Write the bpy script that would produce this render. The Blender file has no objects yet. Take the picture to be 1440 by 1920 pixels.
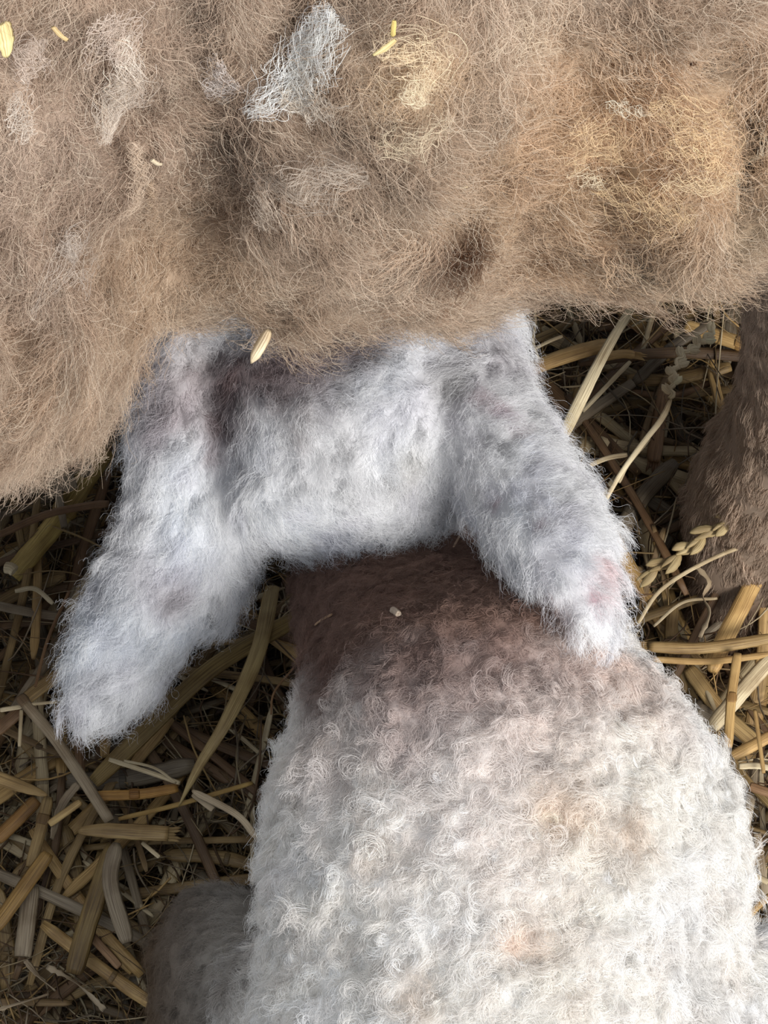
import bpy, bmesh, math, random
import numpy as np
from mathutils import Vector, Matrix, Quaternion
from mathutils.bvhtree import BVHTree
from mathutils.kdtree import KDTree

random.seed(7)
rng = np.random.default_rng(7)
S = bpy.context.scene
COL = S.collection

# ------------------------------------------------------------------ camera
F_PX = 4700.0
CZ = 1.05
TILT = math.radians(20.0)
cam_d = bpy.data.cameras.new('camera')
cam_d.sensor_fit = 'VERTICAL'
cam_d.sensor_height = 24.0
cam_d.lens = F_PX / 1920.0 * 24.0
cam_d.clip_start = 0.02
cam_d.clip_end = 60
cam = bpy.data.objects.new('camera', cam_d)
cam.location = (0, 0, CZ)
cam.rotation_euler = (TILT, 0, 0)
COL.objects.link(cam)
S.camera = cam
CAM = np.array([0, 0, CZ])

# ------------------------------------------------------------------ light
w = bpy.data.worlds.new('barn_air')
S.world = w
w.use_nodes = True
bg = w.node_tree.nodes['Background']
bg.inputs['Color'].default_value = (0.80, 0.88, 1.0, 1)
bg.inputs['Strength'].default_value = 0.30


def area(name, loc, target, size, power, color):
    d = bpy.data.lights.new(name, 'AREA')
    d.shape = 'RECTANGLE'
    d.size, d.size_y = size
    d.energy = power
    d.color = color
    o = bpy.data.objects.new(name, d)
    o.location = loc
    v = Vector(target) - Vector(loc)
    o.rotation_euler = v.to_track_quat('-Z', 'Y').to_euler()
    COL.objects.link(o)


area('barn_door_daylight', (1.65, -1.35, 2.05), (0.05, 0.15, 0.2), (1.1, 1.1), 98, (1.0, 0.982, 0.96))
area('roof_skylight', (-0.2, 0.05, 3.0), (0.0, 0.3, 0.2), (1.0, 1.0), 22, (0.90, 0.95, 1.0))

S.view_settings.view_transform = 'Standard'
S.view_settings.look = 'None'
S.view_settings.gamma = 1
S.view_settings.exposure = 0.38
S.view_settings.use_curve_mapping = False
S.render.hair_type = 'STRIP'
S.cycles.max_bounces = 10
S.cycles.diffuse_bounces = 7
S.cycles.glossy_bounces = 2
S.cycles.transmission_bounces = 3
S.cycles.transparent_max_bounces = 6


# ------------------------------------------------------------------ helpers
def ray(px, py):
    x = (px - 720) / F_PX
    y = (960 - py) / F_PX
    return np.array([x, math.sin(TILT) + y * math.cos(TILT), -math.cos(TILT) + y * math.sin(TILT)])


def P(px, py, z):
    d = ray(px, py)
    return CAM + d * ((z - CZ) / d[2])


def hit(bvh, px, py):
    d = Vector(ray(px, py)).normalized()
    r = bvh.ray_cast(Vector(CAM), d, 5.0)
    if r[0] is None:
        return None
    return np.array(r[0]), np.array(r[1]), r[3]


def lin(r, g, b):
    c = np.array([r, g, b], float) / 255.0
    return np.where(c <= 0.04045, c / 12.92, ((c + 0.055) / 1.055) ** 2.4)


def tag(o, label=None, cat=None, group=None, kind=None):
    if label: o['label'] = label
    if cat: o['category'] = cat
    if group: o['group'] = group
    if kind: o['kind'] = kind
    return o


def _hash(ix, iy, iz, s):
    h = (ix * 374761393 + iy * 668265263 + iz * 2147483647 + s * 974711) & 0x7fffffff
    h = ((h ^ (h >> 13)) * 1274126177) & 0x7fffffff
    h = ((h ^ (h >> 15)) * 668265263) & 0x7fffffff
    h = h ^ (h >> 11)
    return (h & 0xffff) / 32767.5 - 1.0


def noise(p, scale, seed=0):
    q = p * scale + 500.0
    i = np.floor(q).astype(np.int64)
    f = q - i
    u = f * f * (3 - 2 * f)
    out = 0
    for a in (0, 1):
        wx = u[:, 0] if a else 1 - u[:, 0]
        for b in (0, 1):
            wy = u[:, 1] if b else 1 - u[:, 1]
            for c in (0, 1):
                wz = u[:, 2] if c else 1 - u[:, 2]
                out = out + wx * wy * wz * _hash(i[:, 0] + a, i[:, 1] + b, i[:, 2] + c, seed)
    return out


def unit(v):
    return v / np.maximum(np.linalg.norm(v, axis=-1, keepdims=True), 1e-9)


# ------------------------------------------------------------------ materials
def new_mat(name):
    m = bpy.data.materials.new(name)
    m.use_nodes = True
    nt = m.node_tree
    return m, nt, nt.nodes['Principled BSDF']


def wool_mat(name, rough=0.85, trans=0.0, spec=0.15):
    m, nt, b = new_mat(name)
    a = nt.nodes.new('ShaderNodeAttribute')
    a.attribute_name = 'col'
    nt.links.new(a.outputs['Color'], b.inputs['Base Color'])
    b.inputs['Roughness'].default_value = rough
    b.inputs['Specular IOR Level'].default_value = spec
    if trans > 0:
        t = nt.nodes.new('ShaderNodeBsdfTranslucent')
        nt.links.new(a.outputs['Color'], t.inputs['Color'])
        mx = nt.nodes.new('ShaderNodeMixShader')
        mx.inputs[0].default_value = trans
        nt.links.new(b.outputs[0], mx.inputs[1])
        nt.links.new(t.outputs[0], mx.inputs[2])
        nt.links.new(mx.outputs[0], nt.nodes['Material Output'].inputs['Surface'])
    return m


M_wool = wool_mat('wool_fibre', 0.7, 0.22, 0.25)
M_skin = wool_mat('wool_underlayer', 0.95, 0.0, 0.02)


def straw_mat():
    m, nt, b = new_mat('dry_straw')
    N, L = nt.nodes, nt.links
    a = N.new('ShaderNodeAttribute'); a.attribute_name = 'col'
    uv = N.new('ShaderNodeUVMap'); uv.uv_map = 'UVMap'
    mp = N.new('ShaderNodeMapping'); mp.inputs['Scale'].default_value = (9.0, 0.35, 1)
    L.new(uv.outputs[0], mp.inputs[0])
    n1 = N.new('ShaderNodeTexNoise'); n1.inputs['Scale'].default_value = 3.0; n1.inputs['Detail'].default_value = 6
    L.new(mp.outputs[0], n1.inputs['Vector'])
    r1 = N.new('ShaderNodeValToRGB')
    r1.color_ramp.elements[0].position = 0.30; r1.color_ramp.elements[0].color = (0.42, 0.36, 0.30, 1)
    r1.color_ramp.elements[1].position = 0.62; r1.color_ramp.elements[1].color = (1.12, 1.12, 1.10, 1)
    L.new(n1.outputs['Fac'], r1.inputs[0])
    n2 = N.new('ShaderNodeTexNoise'); n2.inputs['Scale'].default_value = 55; n2.inputs['Detail'].default_value = 5
    tc = N.new('ShaderNodeTexCoord'); L.new(tc.outputs['Object'], n2.inputs['Vector'])
    r2 = N.new('ShaderNodeValToRGB')
    r2.color_ramp.elements[0].position = 0.33; r2.color_ramp.elements[0].color = (0.50, 0.42, 0.34, 1)
    r2.color_ramp.elements[1].position = 0.55; r2.color_ramp.elements[1].color = (1, 1, 1, 1)
    L.new(n2.outputs['Fac'], r2.inputs[0])
    m1 = N.new('ShaderNodeMix'); m1.data_type = 'RGBA'; m1.blend_type = 'MULTIPLY'; m1.inputs[0].default_value = 1
    L.new(a.outputs['Color'], m1.inputs[6]); L.new(r1.outputs[0], m1.inputs[7])
    m2 = N.new('ShaderNodeMix'); m2.data_type = 'RGBA'; m2.blend_type = 'MULTIPLY'; m2.inputs[0].default_value = 0.8
    L.new(m1.outputs[2], m2.inputs[6]); L.new(r2.outputs[0], m2.inputs[7])
    L.new(m2.outputs[2], b.inputs['Base Color'])
    b.inputs['Roughness'].default_value = 0.48
    b.inputs['Specular IOR Level'].default_value = 0.35
    bp = N.new('ShaderNodeBump'); bp.inputs['Strength'].default_value = 0.5; bp.inputs['Distance'].default_value = 0.0006
    L.new(n1.outputs['Fac'], bp.inputs['Height']); L.new(bp.outputs[0], b.inputs['Normal'])
    return m


M_straw = straw_mat()


def ground_mat():
    m, nt, b = new_mat('trampled_bedding_earth')
    N, L = nt.nodes, nt.links
    n1 = N.new('ShaderNodeTexNoise'); n1.inputs['Scale'].default_value = 60; n1.inputs['Detail'].default_value = 8
    r1 = N.new('ShaderNodeValToRGB')
    r1.color_ramp.elements[0].color = (0.012, 0.008, 0.005, 1)
    r1.color_ramp.elements[1].color = (0.10, 0.065, 0.035, 1)
    tc = N.new('ShaderNodeTexCoord'); L.new(tc.outputs['Object'], n1.inputs['Vector'])
    L.new(n1.outputs['Fac'], r1.inputs[0]); L.new(r1.outputs[0], b.inputs['Base Color'])
    b.inputs['Roughness'].default_value = 0.95
    bp = N.new('ShaderNodeBump'); bp.inputs['Distance'].default_value = 0.01
    L.new(n1.outputs['Fac'], bp.inputs['Height']); L.new(bp.outputs[0], b.inputs['Normal'])
    return m


M_ground = ground_mat()


# ------------------------------------------------------------------ ground
GZ = -0.075
bm = bmesh.new()
bmesh.ops.create_grid(bm, x_segments=60, y_segments=60, size=1.6)
for v in bm.verts:
    v.co.z = random.uniform(-0.006, 0.006)
me = bpy.data.meshes.new('floor')
bm.to_mesh(me); bm.free()
fl = bpy.data.objects.new('floor', me)
fl.location = (0, 0.3, GZ)
me.materials.append(M_ground)
tag(fl, 'dark trampled earth under the straw bedding', kind='structure')
COL.objects.link(fl)


# ------------------------------------------------------------------ bodies
def body(name, chains, voxel, smooth, parent=None):
    """chains: lists of (centre, (rx,ry,rz)); consecutive stations are filled in and fused to one skin"""
    bm = bmesh.new()
    for ch in chains:
        pts = []
        for i in range(len(ch) - 1):
            a, b = ch[i], ch[i + 1]
            d = np.linalg.norm(np.array(b[0]) - np.array(a[0]))
            n = max(1, int(d / (0.30 * min(min(a[1]), min(b[1])))))
            n = min(n, 10)
            for k in range(n):
                t = k / n
                pts.append((np.array(a[0]) * (1 - t) + np.array(b[0]) * t, np.array(a[1]) * (1 - t) + np.array(b[1]) * t))
        pts.append((np.array(ch[-1][0]), np.array(ch[-1][1])))
        for c, r in pts:
            mtx = Matrix.Translation(Vector(c)) @ Matrix.Diagonal((r[0], r[1], r[2], 1))
            bmesh.ops.create_icosphere(bm, subdivisions=3, radius=1, matrix=mtx)
    me = bpy.data.meshes.new(name)
    bm.to_mesh(me); bm.free()
    o = bpy.data.objects.new(name, me)
    COL.objects.link(o)
    m = o.modifiers.new('fuse', 'REMESH'); m.mode = 'VOXEL'; m.voxel_size = voxel
    m2 = o.modifiers.new('soften', 'SMOOTH'); m2.iterations = smooth; m2.factor = 0.5
    dg = bpy.context.evaluated_depsgraph_get()
    me2 = bpy.data.meshes.new_from_object(o.evaluated_get(dg))
    o.modifiers.clear()
    o.data = me2
    bpy.data.meshes.remove(me)
    me2.name = name
    if parent: o.parent = parent
    me2.shade_smooth()
    return o


class Surf:
    def __init__(s, o):
        s.o = o
        s.read()

    def read(s):
        me = s.o.data
        n = len(me.vertices)
        v = np.empty(n * 3, np.float32); me.vertices.foreach_get('co', v); s.V = v.reshape(-1, 3).astype(float)
        nn = np.empty(n * 3, np.float32); me.vertices.foreach_get('normal', nn); s.N = nn.reshape(-1, 3).astype(float)
        me.calc_loop_triangles()
        t = np.empty(len(me.loop_triangles) * 3, np.int32); me.loop_triangles.foreach_get('vertices', t)
        s.T = t.reshape(-1, 3)
        s.bvh = BVHTree.FromPolygons([tuple(x) for x in s.V], [tuple(int(k) for k in x) for x in s.T])

    def displace(s, d):
        v = (s.V + s.N * d[:, None]).astype(np.float32)
        s.o.data.vertices.foreach_set('co', v.ravel())
        s.o.data.update()
        s.read()

    def paint(s, colfn, under=0.7):
        c = colfn(s.V, s.N) * under
        a = s.o.data.color_attributes.new('col', 'FLOAT_COLOR', 'POINT')
        a.data.foreach_set('color', np.concatenate([c, np.ones((len(c), 1))], 1).astype(np.float32).ravel())
        s.o.data.materials.clear()
        s.o.data.materials.append(M_skin)

    def sample(s, n, wfn, seed=0):
        r = np.random.default_rng(seed)
        a, b, c = s.V[s.T[:, 0]], s.V[s.T[:, 1]], s.V[s.T[:, 2]]
        cen = (a + b + c) / 3
        ar = np.linalg.norm(np.cross(b - a, c - a), axis=1)
        fn = unit(s.N[s.T].mean(1))
        wgt = ar * wfn(cen, fn)
        cum = np.cumsum(wgt); cum /= cum[-1]
        k = np.minimum(np.searchsorted(cum, r.random(n)), len(cum) - 1)
        u, v = r.random(n), r.random(n)
        f = u + v > 1
        u[f], v[f] = 1 - u[f], 1 - v[f]
        p = a[k] + (b[k] - a[k]) * u[:, None] + (c[k] - a[k]) * v[:, None]
        nn = s.N[s.T[k]]
        nr = unit(nn[:, 0] * (1 - u - v)[:, None] + nn[:, 1] * u[:, None] + nn[:, 2] * v[:, None])
        return p, nr


def project(p):
    d = p - CAM
    fw = np.array([0, math.sin(TILT), -math.cos(TILT)])
    up = np.array([0, math.cos(TILT), math.sin(TILT)])
    z = np.maximum(d @ fw, 1e-3)
    return 720 + F_PX * d[:, 0] / z, 960 - F_PX * (d @ up) / z


def in_reach(p, n, margin=420, edge=0.03):
    """hair is grown densely where the place is photographed from, thinning out around it"""
    x, y = project(p)
    ox = np.maximum(np.maximum(-x, x - 1440), 0)
    oy = np.maximum(np.maximum(-y, y - 1920), 0)
    d = np.maximum(ox, oy)
    w1 = np.clip(1 - d / margin, edge, 1)
    toc = unit(CAM - p)
    f = np.sum(toc * n, 1)
    return w1 * np.clip((f + 0.45) / 0.5, 0.0, 1)


def comb_field(surf, ctrl, z=None):
    """ctrl: (px, py, dx, dy) read off the photo, dropped on the surface; returns tangent direction in 3D"""
    Q, D = [], []
    for px, py, dx, dy in ctrl:
        h = hit(surf.bvh, px, py)
        if h is None: continue
        p = h[0]
        dep = (p - CAM)
        up = np.array([0, math.cos(TILT), math.sin(TILT)])
        d = np.array([1.0, 0, 0]) * dx - up * dy
        n = h[1]
        d = d - n * np.dot(d, n)
        Q.append(p); D.append(d / (np.linalg.norm(d) + 1e-9))
    Q, D = np.array(Q), np.array(D)

    def f(p, n):
        out = np.zeros_like(p)
        for k in range(0, len(p), 40000):
            d2 = ((p[k:k + 40000, None, :] - Q[None]) ** 2).sum(2)
            wt = 1 / (d2 + 1e-6) ** 1.8
            out[k:k + 40000] = (wt[:, :, None] * D[None]).sum(1) / wt.sum(1)[:, None]
        out = out - n * np.sum(out * n, 1)[:, None]
        return unit(out)
    return f


def color_field(surf, base, spots, noises=()):
    """base colour plus stains and other colour spots: (px, py, radius px, rgb, amount[, stretch dx, dy])"""
    Q = []
    for s_ in spots:
        px, py, r, c, a = s_[:5]
        h = hit(surf.bvh, px, py)
        if h is None: continue
        rad = r / F_PX * np.linalg.norm(h[0] - CAM)
        Q.append((h[0], rad, lin(*c), a))

    def f(p, n=None):
        out = np.tile(lin(*base), (len(p), 1))
        wob = noise(p, 90, 3) * 0.35 + noise(p, 220, 4) * 0.25
        for c, sc, amt, seed in noises:
            k = np.clip(noise(p, sc, seed) * 1.6, 0, 1) * amt
            out = out * (1 - k[:, None]) + lin(*c) * k[:, None]
        for q, rad, c, a in Q:
            d = np.linalg.norm(p - q, axis=1) / rad
            k = a * np.exp(-(np.maximum(d + wob * 0.6, 0)) ** 2.5)
            out = out * (1 - k[:, None]) + c * k[:, None]
        return out
    return f


def make_curves(name, pts, radii, cols, parent, mat=None, tip=0.35):
    n, K, _ = pts.shape
    h = bpy.data.hair_curves.new(name)
    h.add_curves([K] * n)
    h.attributes['position'].data.foreach_set('vector', pts.astype(np.float32).ravel())
    prof = np.linspace(1, tip, K)
    r = (radii[:, None] * prof[None]).astype(np.float32)
    at = h.attributes.get('radius') or h.attributes.new('radius', 'FLOAT', 'POINT')
    at.data.foreach_set('value', r.ravel())
    c = h.attributes.new('col', 'FLOAT_COLOR', 'CURVE')
    c.data.foreach_set('color', np.concatenate([np.clip(cols, 0, 1), np.ones((n, 1))], 1).astype(np.float32).ravel())
    h.materials.append(mat or M_wool)
    o = bpy.data.objects.new(name, h)
    o.parent = parent
    COL.objects.link(o)
    return o


def grow(surf, n, K, wfn, comb, colfn, length, rad, lift, clump_n, clump, curl=(0, 0), frizz=(0, 100), seed=1,
         jitter=0.3, clump_jit=0.5, depth=0.001, colvar=0.12, clump_var=0.12, lenfn=None, curlfn=None, pale=None, drop=0.5):
    r = np.random.default_rng(seed)
    R, Nn = surf.sample(n, wfn, seed)
    C, Cn = surf.sample(clump_n, wfn, seed + 1)
    kd = KDTree(len(C))
    for i, c in enumerate(C): kd.insert(c, i)
    kd.balance()
    cid = np.fromiter((kd.find(p)[1] for p in R), int, n)
    cp, cn = C[cid], Cn[cid]
    nb = unit(cn * 0.6 + Nn * 0.4)
    D = comb(C, Cn)
    ang = r.normal(0, clump_jit, clump_n)
    B = np.cross(Cn, D)
    D = D * np.cos(ang)[:, None] + B * np.sin(ang)[:, None]
    cl = r.uniform(0.7, 1.3, clump_n)
    cph = r.uniform(0, 6.283, clump_n)
    chand = np.where(r.random(clump_n) < 0.5, -1, 1)
    cb = 1 + r.normal(0, clump_var, clump_n)
    camp = r.uniform(0.6, 1.4, clump_n)
    clift = r.normal(0, 0.22, clump_n)
    d = D[cid]
    sa = r.normal(0, jitter, n)
    d = unit(d - nb * np.sum(d * nb, 1)[:, None])
    b = np.cross(nb, d)
    d = d * np.cos(sa)[:, None] + b * np.sin(sa)[:, None]
    b = np.cross(nb, d)
    L = length * cl[cid] * r.uniform(0.75, 1.15, n)
    if lenfn is not None: L = L * lenfn(R)
    lf = np.clip(lift + clift[cid] + r.normal(0, 0.1, n), 0.03, 1.4)
    t = np.linspace(0, 1, K)[None, :, None]
    up = np.sin(lf)[:, None, None] * nb[:, None, :] * (t - drop * t * t)
    al = np.cos(lf)[:, None, None] * d[:, None, :] * t
    p = (R - Nn * depth)[:, None, :] + L[:, None, None] * (up + al)
    off = (R - cp)
    p = p - off[:, None, :] * (clump * t ** 0.9)
    if curl[0] > 0:
        amp = curl[0] * camp[cid] * r.uniform(0.85, 1.15, n)
        if curlfn is not None: amp = amp * curlfn(R)
        ph = cph[cid][:, None, None] + chand[cid][:, None, None] * curl[1] * 6.283 * t + r.normal(0, 0.25, n)[:, None, None]
        at = np.minimum(t * 2.2, 1.0) * amp[:, None, None]
        ax1 = d if False else nb
        # curls turn mostly in the plane of the fleece so that they read as little rings
        e1 = unit(d * 0.9 + nb * 0.45); e2 = b
        p = p + at * (np.cos(ph) * e1[:, None, :] + np.sin(ph) * e2[:, None, :]) - at * 0.5 * np.cos(cph[cid])[:, None, None] * e1[:, None, :]
    if frizz[0] > 0:
        q = p.reshape(-1, 3)
        fz = np.stack([noise(q + k * 7.7 + 0, frizz[1], 11 + k) for k in range(3)], 1).reshape(p.shape)
        ph2 = r.uniform(0, 6.283, (n, 1, 1)); fr = r.uniform(1.5, 4.0, (n, 1, 1))
        fz2 = np.sin(ph2 + fr * 6.283 * t) * b[:, None, :] + np.cos(ph2 * 1.7 + fr * 5 * t) * nb[:, None, :] * 0.5
        p = p + frizz[0] * np.minimum(t * 2, 1) * (fz * 0.9 + fz2 * 0.6)
    col = colfn(R + (p[:, K // 2] - R) * .85)   # stains and other colour spots sit on the outer half of the hair
    br = (cb[cid] * (1 + r.normal(0, colvar, n)))[:, None]
    col = col * br
    if pale is not None:
        k = (r.random(n) < pale[0])[:, None]
        col = np.where(k, col * 0.3 + lin(*pale[1]) * 0.7, col)
    return p, np.full(n, rad) * r.uniform(0.7, 1.3, n), np.clip(col, 0.004, 0.95)


def join_fur(name, parts, parent, mat=None):
    K = parts[0][0].shape[1]
    return make_curves(name, np.concatenate([x[0] for x in parts]), np.concatenate([x[1] for x in parts]),
                       np.concatenate([x[2] for x in parts]), parent, mat)


def surface_lock(surf, path, n, width_px, length_frac, rad, color, K=14, seed=0, lift=0.0075, frizz=0.0009):
    """a loose lock of wool lying along a path over the fleece"""
    r = np.random.default_rng(seed)
    pts, nr = [], []
    for px, py in path:
        h = hit(surf.bvh, px, py)
        if h is None: continue
        pts.append(h[0] + (h[1] * .35 + .65 * unit(CAM - h[0])) * lift); nr.append(h[1])
    if len(pts) < 2: return None
    pts, nr = np.array(pts), np.array(nr)
    s = np.concatenate([[0], np.cumsum(np.linalg.norm(np.diff(pts, axis=0), axis=1))]); s /= s[-1]
    out = np.zeros((n, K, 3))
    mid = np.clip(r.normal(.5, .27, n), 0, 1)
    lf_ = length_frac * r.uniform(.5, 1.1, n)
    a = np.clip(mid - lf_ / 2, 0, 1); e_ = np.clip(mid + lf_ / 2, 0, 1)
    tt = a[:, None] + (e_ - a)[:, None] * np.linspace(0, 1, K)[None]
    for k in range(3):
        out[:, :, k] = np.interp(tt, s, pts[:, k])
    nv = np.stack([np.interp(tt, s, nr[:, k]) for k in range(3)], 2)
    tan = unit(np.gradient(out, axis=1) + 1e-9)
    side = np.cross(nv, tan)
    wd = width_px / F_PX * 0.6
    u = (r.normal(0, 0.6, n)[:, None] + r.normal(0, .5, n)[:, None] * np.linspace(-1, 1, K)[None])[:, :, None]
    prof = (0.35 + 0.65 * np.sin(np.clip(tt, 0.02, 0.98) * math.pi))[:, :, None]
    ph = r.uniform(0, 6.28, (n, 1)); fr = r.uniform(1, 3.5, (n, 1))
    tl = np.linspace(0, 1, K)[None]
    wv = (np.sin(ph + fr * 6.28 * tl))[:, :, None]
    wv2 = (np.cos(ph * 2 + fr * 5 * tl))[:, :, None]
    out = out + side * (u * wd * prof + wv * frizz) + nv * (np.abs(r.normal(0, 0.5, n))[:, None, None] * wd * 0.3 + wv2 * frizz * 0.6)
    col = np.tile(lin(*color), (n, 1)) * (1 + r.normal(0, 0.12, (n, 1)))
    return out, np.full(n, rad) * r.uniform(0.7, 1.3, n), np.clip(col, 0, 0.95)


# ================================================================== EWE
# barrel: stations along x, each sized so that its lower edge meets the line seen in the photo
def barrel_station(px_edge, py_edge, zc, r, x=None):
    """centre of a round section whose lower outline is touched by the sight line through (px, py)"""
    d = ray(px_edge, py_edge)
    th = math.atan2(d[1], -d[2])            # angle of the sight line from straight down, in the yz plane
    # centre lies at distance r from the line, on the far side
    # line: (y, z) = (0, CZ) + s (sin th, -cos th); normal pointing away (cos th, sin th)
    s = (CZ - zc + r * math.sin(th)) / math.cos(th)
    y = s * math.sin(th) + r * math.cos(th)
    depth = (CZ - (zc - 0)) / -d[2]
    # contact point
    cy, czz = y - r * math.cos(th), zc - r * math.sin(th)
    t = (CZ - czz) / -d[2]
    xx = d[0] * t if x is None else x
    return (xx, y, zc), (r * 0.55, r, r)


edge = [(-120, 985, .50, .225), (0, 876, .505, .222), (90, 775, .51, .220), (180, 652, .515, .218), (270, 588, .52, .216), (380, 574, .52, .215),
        (520, 588, .52, .215), (650, 594, .52, .215), (780, 588, .52, .215), (880, 552, .52, .215), (1000, 524, .52, .214),
        (1120, 526, .52, .213), (1250, 528, .52, .212), (1350, 500, .525, .210), (1440, 458, .53, .208), (1560, 445, .53, .205)]
stations = [barrel_station(*e) for e in edge]
ybar = stations[6][0][1]
rumpc = [((-0.36, ybar - .03, .53), (.10, .19, .20)), ((-0.27, ybar - .03, .52), (.12, .22, .23)), ((-0.20, stations[0][0][1] - 0.0, .50), (.12, .225, .225))]
st2 = [(c, (0.055, r[1], r[2])) for c, r in stations]
chestc = [((0.20, ybar - .02, .53), (.08, .20, .20)), ((0.28, ybar - .01, .55), (.09, .17, .18)), ((0.36, ybar, .62), (.08, .12, .13))]
neck = [((0.36, ybar, .64), (.09, .10, .11)), ((0.46, ybar, .74), (.075, .075, .085)), ((0.52, ybar, .80), (.06, .055, .06)),
        ((0.58, ybar, .79), (.05, .045, .045)), ((0.66, ybar, .745), (.033, .032, .032))]
earl = [((0.52, ybar - .05, .83), (.02, .03, .018)), ((0.51, ybar - .12, .81), (.014, .02, .01))]
earr = [((0.52, ybar + .05, .83), (.02, .03, .018)), ((0.51, ybar + .12, .81), (.014, .02, .01))]


def leg_chain(x, y, ztop, rt=.06):
    return [((x, y, ztop), (rt, rt, rt)), ((x, y, .27), (.042, .045, .045)), ((x, y, .19), (.030, .03, .03)), ((x, y, .12), (.027, .028, .028)),
            ((x, y - .003, .075), (.034, .034, .03)), ((x - .002, y - .008, .035), (.035, .034, .026)), ((x - .003, y - .010, .012), (.030, .030, .02))]


def toes(x, y):
    return [[((x + s_ * .015, y - .022, .02), (.019, .026, .020)), ((x + s_ * .017, y - .036, -.004), (.019, .032, .018)), ((x + s_ * .017, y - .036, -.026), (.019, .034, .014))] for s_ in (-1, 1)]


foot = P(1418, 960, 0.03)
fx, fy = foot[0] + 0.004, foot[1] + .006
hind = [((-.30, ybar - .08, .42), (.11, .12, .13)), ((-.31, ybar - .10, .30), (.065, .07, .07)), ((-.34, ybar - .10, .20), (.035, .04, .04)),
        ((-.33, ybar - .10, .10), (.024, .027, .027)), ((-.32, ybar - .11, .03), (.028, .03, .025)), ((-.315, ybar - .12, -.01), (.03, .036, .018))]
hind2 = [((c[0], c[1] + .22, c[2]), r) for c, r in hind]
ewe_o = body('ewe', [rumpc + st2 + chestc, neck, earl, earr, leg_chain(fx, fy, .42), leg_chain(fx + .04, fy + .22, .42), hind, hind2] + toes(fx, fy) + toes(fx + .04, fy + .22), 0.0055, 5)
tag(ewe_o, 'large adult sheep with shaggy tan fleece and brown leg, standing over the white lamb', 'sheep')
ewe = Surf(ewe_o)


def leg_mask(p):
    return np.clip((0.345 - p[:, 2]) / 0.03, 0, 1)


# soft lumps and hanging folds in the fleece
V = ewe.V
woolly = 1 - leg_mask(V)
warp = V * np.array([1, 1, 0.45])
dd = 0.0090 * noise(warp, 26, 21) + 0.0085 * noise(warp + 0.3 * noise(V, 18, 5)[:, None] * 0.05, 60, 22) + 0.0045 * noise(warp, 130, 23)
ewe.displace(dd * woolly)
for (px, py), dep, rad in [((1395, 350), .024, 32), ((1412, 260), .022, 30), ((1385, 200), .018, 28), ((1360, 130), .018, 34), ((1390, 405), .016, 28), ((1345, 70), .012, 30),
                           ((1180, 490), .006, 50), ((640, 250), .006, 40), ((655, 400), .005, 40), ((500, 230), .005, 40), ((480, 330), .004, 40), ((765, 380), .004, 28)]:
    h = hit(ewe.bvh, px, py)
    if h is None: continue
    r_ = rad / F_PX * np.linalg.norm(h[0] - CAM)
    q = np.linalg.norm(ewe.V - h[0], axis=1) / r_
    ewe.displace(-dep * np.exp(-q ** 2))

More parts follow.
